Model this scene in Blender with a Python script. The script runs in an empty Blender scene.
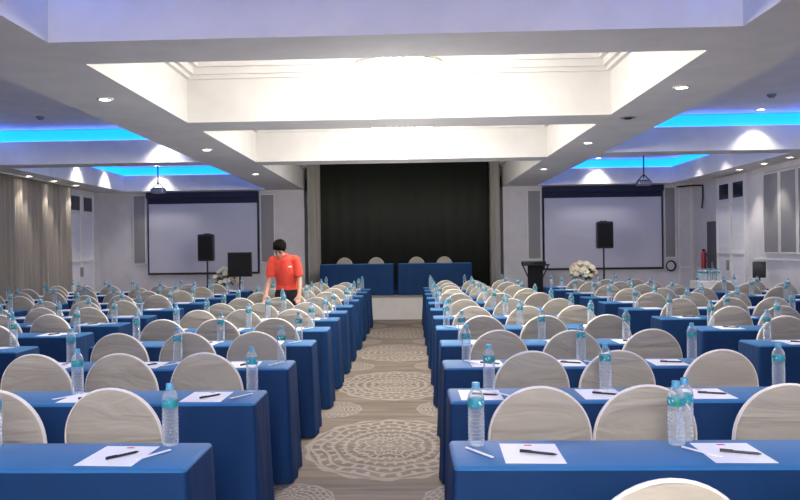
import bpy, bmesh, math, random
from mathutils import Vector, Matrix
R = random.Random(7)
PI = math.pi
sc = bpy.context.scene
C = sc.collection

# ------------------------------------------------------------------ materials
def mat(name, col, rough=0.6, metal=0.0, emit=None, estr=0.0, spec=0.5, sheen=0.0, bump=None):
    m = bpy.data.materials.new(name); m.use_nodes = True
    b = m.node_tree.nodes['Principled BSDF']
    b.inputs['Base Color'].default_value = (*col, 1)
    b.inputs['Roughness'].default_value = rough
    b.inputs['Metallic'].default_value = metal
    b.inputs['Specular IOR Level'].default_value = spec
    if sheen:
        b.inputs['Sheen Weight'].default_value = sheen
        b.inputs['Sheen Roughness'].default_value = 0.4
    if emit:
        b.inputs['Emission Color'].default_value = (*emit, 1)
        b.inputs['Emission Strength'].default_value = estr
    if bump:
        nt = m.node_tree; n = nt.nodes
        tc = n.new('ShaderNodeTexCoord'); oi = n.new('ShaderNodeObjectInfo')
        mp = n.new('ShaderNodeMapping'); mp.inputs['Scale'].default_value = bump[0]
        va = n.new('ShaderNodeVectorMath'); va.operation = 'MULTIPLY_ADD'
        va.inputs[1].default_value = (1, 1, 1)
        cb = n.new('ShaderNodeCombineXYZ')
        mu = n.new('ShaderNodeMath'); mu.operation = 'MULTIPLY'; mu.inputs[1].default_value = 37.0
        nt.links.new(oi.outputs['Random'], mu.inputs[0])
        nt.links.new(mu.outputs[0], cb.inputs[0]); nt.links.new(mu.outputs[0], cb.inputs[2])
        nt.links.new(tc.outputs['Object'], mp.inputs[0])
        nt.links.new(mp.outputs[0], va.inputs[0]); nt.links.new(cb.outputs[0], va.inputs[2])
        no = n.new('ShaderNodeTexNoise'); no.inputs['Scale'].default_value = 1.0
        no.inputs['Detail'].default_value = 3; no.inputs['Distortion'].default_value = bump[3] if len(bump) > 3 else 0.3
        nt.links.new(va.outputs[0], no.inputs['Vector'])
        bp = n.new('ShaderNodeBump'); bp.inputs['Strength'].default_value = bump[1]; bp.inputs['Distance'].default_value = bump[2]
        nt.links.new(no.outputs['Fac'], bp.inputs['Height']); nt.links.new(bp.outputs[0], b.inputs['Normal'])
        # slight colour variation of the weave
        mx = n.new('ShaderNodeMixRGB'); mx.blend_type = 'MULTIPLY'; mx.inputs[0].default_value = 0.22
        mx.inputs[1].default_value = (*col, 1)
        nt.links.new(no.outputs['Fac'], mx.inputs[2]); nt.links.new(mx.outputs[0], b.inputs['Base Color'])
    return m

M = {}
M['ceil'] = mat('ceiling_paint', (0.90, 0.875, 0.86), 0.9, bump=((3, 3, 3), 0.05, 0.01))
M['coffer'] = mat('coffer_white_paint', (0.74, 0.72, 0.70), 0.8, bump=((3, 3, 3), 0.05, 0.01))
M['wall'] = mat('wall_paint', (0.66, 0.64, 0.66), 0.85, bump=((4, 4, 4), 0.05, 0.01))
M['wallpanel'] = mat('painted_wall_panelling', (0.74, 0.73, 0.77), 0.6, bump=((1, 1, 9), 0.05, 0.01))
M['acoustic'] = mat('grey_fabric_panel', (0.30, 0.29, 0.295), 0.95, bump=((60, 60, 60), 0.3, 0.003))
M['blue'] = mat('blue_cloth_shaded_skirt', (0.0027, 0.036, 0.128), 0.7, spec=.25, bump=((5, 5, 1.3), 0.5, 0.03))  # same cloth as the top, darkened for the shade on its hanging sides
M['bluetop'] = mat('blue_cloth_lit_top', (0.014, 0.150, 0.38), 0.75, sheen=0.08, bump=((4, 4, 4), 0.25, 0.012))  # same cloth as the skirt, made paler to paint in light from above
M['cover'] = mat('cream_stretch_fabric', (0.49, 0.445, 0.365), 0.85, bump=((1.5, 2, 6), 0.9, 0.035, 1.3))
M['rim'] = mat('cream_fabric_lit_rim', (0.84, 0.79, 0.71), 0.8)  # paler than the cover to paint in the light along the chair rim
M['paper'] = mat('white_paper', (0.92, 0.90, 0.91), 0.6)
M['red'] = mat('red_print', (0.7, 0.04, 0.05), 0.6)
M['extred'] = mat('dark_red_enamel', (0.30, 0.012, 0.02), 0.4)
M['black'] = mat('black_plastic', (0.012, 0.012, 0.014), 0.45)
M['blackcloth'] = mat('black_cloth', (0.008, 0.008, 0.009), 0.9, bump=((6, 6, 1), 0.5, 0.02))
M['backdrop'] = mat('black_backdrop', (0.018, 0.021, 0.015), 0.7, bump=((1.2, 1.2, 0.5), 0.2, 0.02))
M['screen'] = mat('projection_screen', (0.56, 0.56, 0.64), 0.9, bump=((0.6, 0.6, 0.6), 0.05, 0.01))
M['navy'] = mat('dark_screen_border', (0.012, 0.014, 0.05), 0.8)
M['curtain'] = mat('taupe_curtain', (0.31, 0.27, 0.225), 0.75, sheen=0.15, bump=((14, 14, 0.7), 0.4, 0.02))
M['drape'] = mat('grey_stage_drape', (0.36, 0.34, 0.31), 0.8, bump=((14, 14, 0.7), 0.4, 0.02))
M['cap'] = mat('light_blue_cap', (0.09, 0.34, 0.52), 0.4)
M['teal'] = None
M['metal'] = mat('brushed_metal', (0.35, 0.35, 0.36), 0.35, 1.0)
M['white'] = mat('white_lacquer', (0.78, 0.76, 0.74), 0.5, bump=((3, 3, 3), 0.04, 0.01))
M['stagewhite'] = mat('stage_front_panel', (0.74, 0.70, 0.66), 0.6, bump=((3, 3, 3), 0.04, 0.01))
M['darkglass'] = mat('dark_glass', (0.02, 0.022, 0.04), 0.15)
M['door'] = mat('dark_grey_door', (0.06, 0.06, 0.07), 0.6)
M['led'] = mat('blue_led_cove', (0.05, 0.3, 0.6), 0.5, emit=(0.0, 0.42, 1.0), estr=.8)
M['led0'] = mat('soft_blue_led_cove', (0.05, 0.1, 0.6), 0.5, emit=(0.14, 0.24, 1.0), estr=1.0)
M['tape'] = mat('blue_led_tape', (0.05, 0.1, 0.6), 0.5, emit=(0.13, 0.17, 1.0), estr=5)
M['tape0'] = mat('blue_white_led_tape', (0.05, 0.1, 0.6), 0.5, emit=(0.13, 0.32, 1.0), estr=14)
M['lamp'] = mat('lamp_diffuser', (0.9, 0.9, 0.85), 0.5, emit=(1.0, 0.95, 0.88), estr=14)
M['crystal'] = mat('lit_crystal', (0.9, 0.9, 0.85), 0.2, emit=(1.0, 0.97, 0.90), estr=22)
M['gold'] = mat('chrome_ring', (0.8, 0.76, 0.66), 0.2, 1.0)
M['skin'] = mat('skin', (0.52, 0.29, 0.20), 0.55)
M['shirt'] = mat('red_polo_cloth', (0.95, 0.085, 0.045), 0.75, bump=((7, 7, 4), 0.5, 0.02))
M['shirtdark'] = mat('red_collar_cloth', (0.62, 0.035, 0.03), 0.75)
M['trousers'] = mat('black_trouser_cloth', (0.012, 0.012, 0.015), 0.8, bump=((8, 8, 3), 0.4, 0.02))
M['hair'] = mat('dark_hair', (0.006, 0.005, 0.004), 0.9, spec=.15, bump=((60, 60, 20), 0.6, 0.01))
M['petal'] = mat('cream_petals', (0.88, 0.80, 0.60), 0.7)
M['leaf'] = mat('green_leaves', (0.05, 0.13, 0.03), 0.6)
M['pink'] = mat('pale_pink_petals', (0.80, 0.52, 0.42), 0.7)

def bottle_plastic():
    m = bpy.data.materials.new('clear_bottle_plastic'); m.use_nodes = True
    nt = m.node_tree; n = nt.nodes
    for x in list(n):
        if x.type != 'OUTPUT_MATERIAL': n.remove(x)
    out = [x for x in n if x.type == 'OUTPUT_MATERIAL'][0]
    tr = n.new('ShaderNodeBsdfTransparent'); tr.inputs[0].default_value = (0.93, 0.96, 0.98, 1)
    gl = n.new('ShaderNodeBsdfPrincipled'); gl.inputs['Base Color'].default_value = (0.80, 0.84, 0.88, 1)
    gl.inputs['Roughness'].default_value = 0.12; gl.inputs['Specular IOR Level'].default_value = 0.9
    lw = n.new('ShaderNodeLayerWeight'); lw.inputs['Blend'].default_value = 0.35
    mr = n.new('ShaderNodeMapRange'); mr.inputs['To Min'].default_value = 0.11; mr.inputs['To Max'].default_value = 0.85
    mx = n.new('ShaderNodeMixShader')
    nt.links.new(lw.outputs['Facing'], mr.inputs['Value'])
    nt.links.new(mr.outputs[0], mx.inputs[0]); nt.links.new(tr.outputs[0], mx.inputs[1]); nt.links.new(gl.outputs[0], mx.inputs[2])
    nt.links.new(mx.outputs[0], out.inputs[0])
    return m
M['bottle'] = bottle_plastic()

def label_mat():
    m = bpy.data.materials.new('teal_bottle_label'); m.use_nodes = True
    nt = m.node_tree; n = nt.nodes; b = n['Principled BSDF']
    tc = n.new('ShaderNodeTexCoord'); sp = n.new('ShaderNodeSeparateXYZ')
    nt.links.new(tc.outputs['Object'], sp.inputs[0])
    no = n.new('ShaderNodeTexNoise'); no.inputs['Scale'].default_value = 45
    nt.links.new(tc.outputs['Object'], no.inputs['Vector'])
    cr = n.new('ShaderNodeValToRGB')
    cr.color_ramp.elements[0].position = 0.36; cr.color_ramp.elements[0].color = (0.03, 0.26, 0.08, 1)
    cr.color_ramp.elements[1].position = 0.44; cr.color_ramp.elements[1].color = (0.02, 0.25, 0.33, 1)
    e = cr.color_ramp.elements.new(0.60); e.color = (0.02, 0.28, 0.38, 1)
    e = cr.color_ramp.elements.new(0.66); e.color = (0.75, 0.85, 0.88, 1)
    nt.links.new(no.outputs['Fac'], cr.inputs[0]); nt.links.new(cr.outputs[0], b.inputs['Base Color'])
    b.inputs['Roughness'].default_value = 0.4
    return m
M['teal'] = label_mat()

def carpet():
    m = bpy.data.materials.new('patterned_carpet'); m.use_nodes = True
    nt = m.node_tree; n = nt.nodes; b = n['Principled BSDF']; b.inputs['Roughness'].default_value = 0.95
    b.inputs['Specular IOR Level'].default_value = 0.15
    def mt(op, a, c=None, d=None, clamp=False):
        x = n.new('ShaderNodeMath'); x.operation = op; x.use_clamp = clamp
        for i, v in enumerate((a, c, d)):
            if v is None: continue
            if isinstance(v, (int, float)): x.inputs[i].default_value = v
            else: nt.links.new(v, x.inputs[i])
        return x.outputs[0]
    def sm(v, lo, hi):
        x = n.new('ShaderNodeMapRange'); x.interpolation_type = 'SMOOTHSTEP'
        x.inputs['From Min'].default_value = lo; x.inputs['From Max'].default_value = hi
        nt.links.new(v, x.inputs['Value']); return x.outputs[0]
    tc = n.new('ShaderNodeTexCoord'); sp = n.new('ShaderNodeSeparateXYZ')
    nt.links.new(tc.outputs['Object'], sp.inputs[0]); X, Y = sp.outputs[0], sp.outputs[1]
    def medallion(x0, px, y0, py, rx, ry, petals):
        u = mt('DIVIDE', mt('SUBTRACT', mt('FLOORED_MODULO', mt('ADD', X, -x0 + px / 2), px), px / 2), rx)
        v = mt('DIVIDE', mt('SUBTRACT', mt('FLOORED_MODULO', mt('ADD', Y, -y0 + py / 2), py), py / 2), ry)
        r = mt('SQRT', mt('ADD', mt('MULTIPLY', u, u), mt('MULTIPLY', v, v)))
        th = mt('ARCTAN2', v, u)
        pet = mt('COSINE', mt('MULTIPLY', th, petals))
        pet2 = mt('COSINE', mt('MULTIPLY', th, petals * 2))
        edge = mt('ADD', 0.96, mt('MULTIPLY', pet2, 0.02))
        inside = mt('SUBTRACT', 1.0, sm(mt('SUBTRACT', r, edge), -0.02, 0.02))
        wob = mt('MULTIPLY', mt('MULTIPLY', pet, 1.9), mt('SINE', mt('MULTIPLY', r, 6.0)))
        lace = mt('SINE', mt('ADD', mt('MULTIPLY', r, 52.0), wob))
        l1 = sm(lace, 0.35, 0.8)
        rad = sm(mt('MULTIPLY', mt('SINE', mt('MULTIPLY', th, petals * 4)), mt('SINE', mt('MULTIPLY', r, 21.0))), 0.25, 0.6)
        rim = mt('MULTIPLY', sm(r, 0.90, 0.92), inside)
        k = mt('MAXIMUM', mt('MULTIPLY', l1, 0.75), mt('MAXIMUM', mt('MULTIPLY', rad, 0.8), mt('MULTIPLY', rim, 0.7)))
        return mt('MULTIPLY', k, inside), inside
    A, Ai = medallion(-0.16, 2.1, 6.32, 2.86, 0.66, 1.0, 8)
    B, Bi = medallion(-0.72, 1.05, 7.76, 2.86, 0.28, 0.40, 6)
    k = mt('MAXIMUM', A, B); ki = mt('MAXIMUM', Ai, Bi)
    mp = n.new('ShaderNodeMapping'); mp.inputs['Scale'].default_value = (0.9, 6.5, 1)
    nt.links.new(tc.outputs['Object'], mp.inputs[0])
    no = n.new('ShaderNodeTexNoise'); no.inputs['Scale'].default_value = 1.3; no.inputs['Detail'].default_value = 5; no.inputs['Distortion'].default_value = 0.8
    nt.links.new(mp.outputs[0], no.inputs['Vector'])
    n2 = n.new('ShaderNodeTexNoise'); n2.inputs['Scale'].default_value = 160
    nt.links.new(tc.outputs['Object'], n2.inputs['Vector'])
    cr = n.new('ShaderNodeValToRGB')
    cr.color_ramp.elements[0].position = 0.33; cr.color_ramp.elements[0].color = (0.150, 0.121, 0.098, 1)
    cr.color_ramp.elements[1].position = 0.68; cr.color_ramp.elements[1].color = (0.245, 0.202, 0.170, 1)
    nt.links.new(no.outputs['Fac'], cr.inputs[0])
    mx = n.new('ShaderNodeMixRGB'); nt.links.new(mt('MULTIPLY', k, 0.55), mx.inputs[0])
    nt.links.new(cr.outputs[0], mx.inputs[1]); mx.inputs[2].default_value = (0.50, 0.45, 0.41, 1)
    ov = n.new('ShaderNodeMixRGB'); ov.blend_type = 'OVERLAY'; ov.inputs[0].default_value = 0.25
    nt.links.new(mx.outputs[0], ov.inputs[1]); nt.links.new(n2.outputs['Fac'], ov.inputs[2])
    nt.links.new(ov.outputs[0], b.inputs['Base Color'])
    bp = n.new('ShaderNodeBump'); bp.inputs['Strength'].default_value = 0.3; bp.inputs['Distance'].default_value = 0.004
    nt.links.new(n2.outputs['Fac'], bp.inputs['Height']); nt.links.new(bp.outputs[0], b.inputs['Normal'])
    return m
M['carpet'] = carpet()

# ------------------------------------------------------------------ mesh helpers
def nb(): return bmesh.new()
def box(bm, x0, x1, y0, y1, z0, z1, mi=0, bev=0.0, seg=2):
    vs = [bm.verts.new(p) for p in ((x0,y0,z0),(x1,y0,z0),(x1,y1,z0),(x0,y1,z0),(x0,y0,z1),(x1,y0,z1),(x1,y1,z1),(x0,y1,z1))]
    fs = [bm.faces.new([vs[i] for i in q]) for q in ((3,2,1,0),(4,5,6,7),(0,1,5,4),(1,2,6,5),(2,3,7,6),(3,0,4,7))]
    for f in fs: f.material_index = mi
    if bev:
        es = {e for f in fs for e in f.edges}
        r = bmesh.ops.bevel(bm, geom=list(es), offset=bev, segments=seg, profile=0.5, affect='EDGES')
        for f in r['faces']: f.material_index = mi
    return vs
def quad(bm, pts, mi=0):
    f = bm.faces.new([bm.verts.new(p) for p in pts]); f.material_index = mi; return f
def tube(bm, p0, p1, r0, r1=None, n=10, mi=0, cap=True):
    p0, p1 = Vector(p0), Vector(p1); r1 = r0 if r1 is None else r1
    d = (p1 - p0).normalized(); a = d.orthogonal().normalized(); b = d.cross(a)
    A = [bm.verts.new(p0 + (a*math.cos(2*PI*i/n) + b*math.sin(2*PI*i/n))*r0) for i in range(n)]
    B = [bm.verts.new(p1 + (a*math.cos(2*PI*i/n) + b*math.sin(2*PI*i/n))*r1) for i in range(n)]
    for i in range(n):
        bm.faces.new((A[i], A[(i+1)%n], B[(i+1)%n], B[i])).material_index = mi
    if cap:
        bm.faces.new(A[::-1]).material_index = mi; bm.faces.new(B).material_index = mi
def lathe(bm, prof, n=20, cx=0, cy=0, cz=0, mi=0):
    rings = []
    for r, z in prof:
        if r <= 1e-6: rings.append([bm.verts.new((cx, cy, cz+z))])
        else: rings.append([bm.verts.new((cx+r*math.cos(2*PI*i/n), cy+r*math.sin(2*PI*i/n), cz+z)) for i in range(n)])
    for A, B in zip(rings, rings[1:]):
        for i in range(n):
            j = (i+1) % n
            q = [A[0] if len(A) == 1 else A[i], None if len(A) == 1 else A[j], B[0] if len(B) == 1 else B[j], None if len(B) == 1 else B[i]]
            q = [v for v in q if v is not None]
            if len(q) >= 3: bm.faces.new(q).material_index = mi
def ball(bm, c, rad, sub=2, mi=0, jit=0.0):
    r = bmesh.ops.create_icosphere(bm, subdivisions=sub, radius=1)
    rx, ry, rz = rad if isinstance(rad, tuple) else (rad,)*3
    for v in r['verts']:
        k = 1 + R.uniform(-jit, jit)
        v.co = Vector((v.co.x*rx*k + c[0], v.co.y*ry*k + c[1], v.co.z*rz*k + c[2]))
    for f in {f for v in r['verts'] for f in v.link_faces}: f.material_index = mi

def obj(name, bm, m, parent=None, smooth=True, ang=40):
    me = bpy.data.meshes.new(name)
    bmesh.ops.recalc_face_normals(bm, faces=bm.faces)
    bm.to_mesh(me); bm.free()
    ms = m if isinstance(m, (list, tuple)) else [m]
    for x in ms: me.materials.append(x)
    if smooth:
        for p in me.polygons: p.use_smooth = True
        try: me.set_sharp_from_angle(angle=math.radians(ang))
        except Exception: pass
    o = bpy.data.objects.new(name, me); C.objects.link(o)
    if parent: o.parent = parent
    return o
def struct(name, bm, m, smooth=False, parent=None):
    o = obj(name, bm, m, parent, smooth)
    if parent is None: o['kind'] = 'structure'
    return o
def thing(name, label, cat, loc=(0,0,0), rz=0, group=None):
    o = bpy.data.objects.new(name, None); C.objects.link(o)
    o.empty_display_size = 0.1
    o.location = loc; o.rotation_euler = (0, 0, rz); o['label'] = label; o['category'] = cat
    if group: o['group'] = group
    return o
def tag(o, label, cat, group=None):
    o['label'] = label; o['category'] = cat
    if group: o['group'] = group
    return o
def dup(root, loc, rz, label, group=None):
    r = root.copy(); C.objects.link(r); r.location = loc; r.rotation_euler = (0, 0, rz)
    r['label'] = label
    if group: r['group'] = group
    for ch in list(root.children):
        c = ch.copy(); C.objects.link(c); c.parent = r
        for g in list(ch.children):
            d = g.copy(); C.objects.link(d); d.parent = c
    return r

# ------------------------------------------------------------------ room shell
CZ = 2.89           # underside of beams and soffits
XL, XR, YN, YF = -7.1, 6.44, -4.0, 18.9
bm = nb(); quad(bm, [(XL-.2, YN-.2, 0), (XR+.2, YN-.2, 0), (XR+.2, 21, 0), (XL-.2, 21, 0)])
struct('floor', bm, M['carpet'])
CX0, CX1 = -2.36, 2.16
coffers = [(-1.9, 1.3), (1.95, 5.40), (6.04, 8.87), (9.52, 12.88), (13.42, 20.6)]
trays = [(-1.9, 5.4), (6.0, 12.72), (13.2, 18.62)]
TL, TR = (-6.42, -3.18), (2.90, 5.85)
trays_r = [(-1.9, 5.4), (6.0, 12.42), (12.92, 18.62)]
holes = [(CX0, CX1, a, b) for a, b in coffers] + [(TL[0], TL[1], a, b) for a, b in trays] + [(TR[0], TR[1], a, b) for a, b in trays_r]
xs = sorted({XL-.1, XR+.1, CX0, CX1, *TL, *TR})
ys = sorted({YN-.1, 21.0, *[v for a in coffers for v in a], *[v for a in trays for v in a], *[v for a in trays_r for v in a]})
bm = nb()
for x0, x1 in zip(xs, xs[1:]):
    for y0, y1 in zip(ys, ys[1:]):
        mx, my = (x0+x1)/2, (y0+y1)/2
        if any(h[0] < mx < h[1] and h[2] < my < h[3] for h in holes): continue
        quad(bm, [(x0, y0, CZ), (x0, y1, CZ), (x1, y1, CZ), (x1, y0, CZ)])
bmesh.ops.remove_doubles(bm, verts=bm.verts, dist=1e-4)
struct('ceiling', bm, M['ceil'])
def ring(bm, x0, x1, y0, y1, z0, z1, mi=0):
    for p in (((x0,y0),(x1,y0)), ((x1,y0),(x1,y1)), ((x1,y1),(x0,y1)), ((x0,y1),(x0,y0))):
        quad(bm, [(*p[0], z0), (*p[1], z0), (*p[1], z1), (*p[0], z1)], mi)
def shelf(bm, a, b, z, mi=0):   # flat frame between rectangle a (inner) and b (outer)
    ax0, ax1, ay0, ay1 = a; bx0, bx1, by0, by1 = b
    quad(bm, [(bx0,by0,z),(bx1,by0,z),(ax1,ay0,z),(ax0,ay0,z)], mi); quad(bm, [(bx1,by0,z),(bx1,by1,z),(ax1,ay1,z),(ax1,ay0,z)], mi)
    quad(bm, [(bx1,by1,z),(bx0,by1,z),(ax0,ay1,z),(ax1,ay1,z)], mi); quad(bm, [(bx0,by1,z),(bx0,by0,z),(ax0,ay0,z),(ax0,ay1,z)], mi)
def inset(r, d): return (r[0]+d, r[1]-d, r[2]+d, r[3]-d)
tn = 1
for i, (a, b) in enumerate(coffers):
    r = (CX0, CX1, a, b); bm = nb()
    top = 0.78
    if i in (0, 1):       # blue lit coffers: LED cove over the vertical face
        ring(bm, *r, CZ, CZ+0.42); o = inset(r, -0.12); shelf(bm, r, o, CZ+0.42); ring(bm, *o, CZ+0.42, CZ+0.60)
        quad(bm, [(o[0],o[2],CZ+.6),(o[1],o[2],CZ+.6),(o[1],o[3],CZ+.6),(o[0],o[3],CZ+.6)])
        struct('ceiling', bm, M['coffer'])
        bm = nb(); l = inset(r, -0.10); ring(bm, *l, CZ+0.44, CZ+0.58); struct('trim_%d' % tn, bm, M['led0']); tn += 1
        bm = nb(); shelf(bm, inset(r, -.02), inset(r, -.09), CZ+.426); struct('trim_%d' % tn, bm, M['tape0']); tn += 1
    else:
        if i == 4: top = 1.4
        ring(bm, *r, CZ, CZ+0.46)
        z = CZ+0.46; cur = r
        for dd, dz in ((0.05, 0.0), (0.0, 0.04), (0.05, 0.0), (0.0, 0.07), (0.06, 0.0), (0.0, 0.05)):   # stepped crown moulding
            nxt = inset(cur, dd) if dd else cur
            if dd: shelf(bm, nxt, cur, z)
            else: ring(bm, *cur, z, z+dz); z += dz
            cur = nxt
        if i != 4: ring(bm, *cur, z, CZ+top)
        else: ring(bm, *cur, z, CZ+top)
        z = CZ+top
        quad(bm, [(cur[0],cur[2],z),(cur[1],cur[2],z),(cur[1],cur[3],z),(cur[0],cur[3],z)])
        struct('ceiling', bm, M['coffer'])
for side in (TL, TR):
    for (a, b) in (trays if side is TL else trays_r):
        r = (side[0], side[1], a, b); bm = nb()
        ring(bm, *r, CZ, CZ+0.36); o = inset(r, -0.13); shelf(bm, r, o, CZ+0.36); ring(bm, *o, CZ+0.36, CZ+0.56)
        z = CZ+0.56
        quad(bm, [(o[0],o[2],z),(o[1],o[2],z),(o[1],o[3],z),(o[0],o[3],z)])
        struct('ceiling', bm, M['ceil'])
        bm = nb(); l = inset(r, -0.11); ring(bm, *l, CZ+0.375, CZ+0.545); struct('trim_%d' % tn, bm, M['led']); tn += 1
        bm = nb(); shelf(bm, inset(r, -.03), inset(r, -.10), CZ+.366); struct('trim_%d' % tn, bm, M['tape']); tn += 1

# walls
bm = nb(); box(bm, XL-.2, XL, YN, YF+.2, 0, CZ+.1); struct('wall_left', bm, M['wall'])
bm = nb(); box(bm, XR, XR+.2, YN, YF+.2, 0, CZ+.1); struct('wall_right', bm, M['wall'])
bm = nb(); box(bm, XL, XR, YN-.2, YN, 0, CZ+.1); struct('wall_back', bm, M['wall'])
bm = nb()
box(bm, XL-.2, CX0, YF, YF+.2, 0, CZ+.05); box(bm, CX1, XR+.2, YF, YF+.2, 0, CZ+.05)
box(bm, CX0-.15, CX0, YF+.2, 20.7, 0, CZ+.3); box(bm, CX1, CX1+.15, YF+.2, 20.7, 0, CZ+.3)
box(bm, CX0-.15, CX1+.15, 20.5, 20.7, 0, CZ+1.6)
struct('wall_front', bm, M['wall'])
for nm, x0, x1 in (('baseboard_left', XL, CX0), ('baseboard_right', CX1, XR)):
    bm = nb(); box(bm, x0, x1, YF-.02, YF, 0, 0.12); struct(nm, bm, M['white'])
# shallow painted mouldings on the front wall beside the right screen
bm = nb()
for x in (6.06, 6.34): box(bm, x, x+.04, YF-.02, YF, 0.12, CZ)
box(bm, 6.06, 6.38, YF-.02, YF, 1.0, 1.03); struct('trim_%d' % tn, bm, M['white']); tn += 1

# grey fabric panels on front wall
def panel(x0, x1, y0, y1, z0, z1, label, axis='y'):
    t = thing('acoustic_panel', label, 'wall panel', ((x0+x1)/2, (y0+y1)/2, z0), group='grey acoustic panels')
    dx, dy, h = (x1-x0)/2, (y1-y0)/2, z1-z0
    bm = nb(); box(bm, -dx, dx, -dy, dy, 0, h, bev=0.006); obj('fabric_face', bm, M['acoustic'], t)
    bm = nb(); w = 0.022
    if axis == 'y':
        for a, b, c, d in ((-dx-w, -dx, -w, h+w), (dx, dx+w, -w, h+w), (-dx, dx, -w, 0), (-dx, dx, h, h+w)): box(bm, a, b, -dy-.006, dy, c, d)
    else:
        for a, b, c, d in ((-dy-w, -dy, -w, h+w), (dy, dy+w, -w, h+w), (-dy, dy, -w, 0), (-dy, dy, h, h+w)): box(bm, -dx-.006, dx, a, b, c, d)
    obj('frame', bm, M['white'], t, smooth=False)
panel(-6.30, -6.04, YF-.03, YF-.001, 1.25, 2.80, 'narrow grey acoustic panel on the left edge of the left screen')
panel(-3.35, -3.06, YF-.03, YF-.001, 1.25, 2.78, 'narrow grey acoustic panel between left screen and stage')
panel(2.72, 2.99, YF-.03, YF-.001, 1.25, 2.78, 'narrow grey acoustic panel between stage and right screen')
panel(5.77, 5.99, YF-.03, YF-.001, 1.25, 2.80, 'narrow grey acoustic panel on the right edge of right screen')
for k, (y0, y1) in enumerate(((14.62, 15.2), (13.96, 14.53), (13.30, 13.87), (12.64, 13.21))):
    panel(XR-.04, XR-.001, y0, y1, 1.36, 2.74, ('wide grey acoustic panel on the right wall, closest to the white folding door',
          'wide grey acoustic panel on the right wall, second from the white folding door',
          'wide grey acoustic panel on the right wall, third from the white folding door', 
          'wide grey acoustic panel on the right wall, fourth from white folding door')[k], axis='x')
bm = nb()
box(bm, XR-.03, XR-.001, 12.2, 15.7, 2.80, CZ); box(bm, XR-.03, XR-.001, 12.2, 15.7, 1.22, 1.25); box(bm, XR-.03, XR-.001, 12.2, 15.7, 0.0, 0.14)
struct('trim_%d' % tn, bm, M['white']); tn += 1

# projection screens
def screen(x0, x1, label):
    t = thing('projection_screen', label, 'projection screen', ((x0+x1)/2, YF-.03, 1.03), group='wall projection screens')
    w = (x1-x0)/2
    bm = nb(); box(bm, -w, w, -.03, -.012, 0, 1.575); obj('screen_surface', bm, M['screen'], t, smooth=False)
    bm = nb(); box(bm, -w-.04, w+.04, -.012, .028, -.045, 1.84); obj('dark_border', bm, M['navy'], t, smooth=False)
    bm = nb(); tube(bm, (-w-.02, -.035, -.02), (w+.02, -.035, -.02), .02); obj('weight_bar', bm, M['black'], t)
    bm = nb(); box(bm, -w-.04, w+.04, -.12, -.012, 1.70, 1.84, bev=.01); obj('roller_case', bm, M['navy'], t)
screen(-5.94, -3.44, 'large blank white projection screen on front wall left of the stage')
screen(3.08, 5.68, 'large blank white projection screen on front wall right of the stage')

# folding doors
def folding_door(loc, rz, widths, label, n):
    t = thing('door_%d' % n, label, 'door', loc, rz); t['kind'] = 'structure'
    x = 0; H = 2.86
    for w in widths:
        bm = nb(); box(bm, x+.01, x+w-.01, -.05, 0, 0.02, H)
        p = obj('door_leaf', bm, M['wallpanel'], t, smooth=False)
        bm = nb()
        for a, b, c, d in ((0.0, .05, 0.02, H), (w-.05, w, .02, H), (.05, w-.05, 2.28, 2.34), (.05, w-.05, H-.08, H), (.05, w-.05, .02, .2), (.05, w-.05, 1.32, 1.37)):
            box(bm, x+a, x+b, -.075, -.05, c, d)
        obj('moulding', bm, M['white'], p, smooth=False)
        bm = nb(); box(bm, x+.16 if w > .6 else x+.12, x+w-.1, -.066, -.05, 2.42, 2.72); obj('transom_pane', bm, M['darkglass'], p, smooth=False)
        x += w
    bm = nb(); box(bm, widths[0]-.09, widths[0]-.06, -.12, -.05, 1.0, 1.2, bev=.005); obj('door_handle', bm, M['metal'], t)
folding_door((XL+.001, 16.98, 0), PI/2, (0.68, 0.68), 'white folding door', 1)
folding_door((XR-.001, 17.42, 0), -PI/2, (0.72, 0.72), 'white folding door', 2)
# dark grey side door standing in far right corner
t = thing('door_3', 'dark grey door', 'door', (XR-.002, 18.0, 0), -PI/2); t['kind'] = 'structure'
bm = nb(); box(bm, 0.0, .5, -.06, 0, 0.02, 2.0, bev=.005); obj('door_leaf', bm, M['door'], t)
bm = nb(); box(bm, .4, .43, -.12, -.06, .95, 1.15, bev=.005); obj('door_handle', bm, M['metal'], t)
t = thing('fire_extinguisher', 'small red fire extinguisher hanging on wall beside the dark grey door', 'fire extinguisher', (XR-.10, 18.10, .98))
bm = nb(); lathe(bm, [(0,0),(.045,0),(.05,.02),(.05,.30),(.04,.36),(.02,.39),(0,.39)]); obj('cylinder', bm, M['extred'], t)
bm = nb(); box(bm, -.03,.03,-.015,.015,.39,.44, bev=.004); tube(bm,(.03,0,.42),(.09,0,.25),.008); tube(bm,(.09,0,.25),(.08,0,.08),.008); obj('nozzle', bm, M['black'], t)
bm = nb(); box(bm, .0,.1,-.03,.03,.15,.19); obj('bracket', bm, M['metal'], t)

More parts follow.
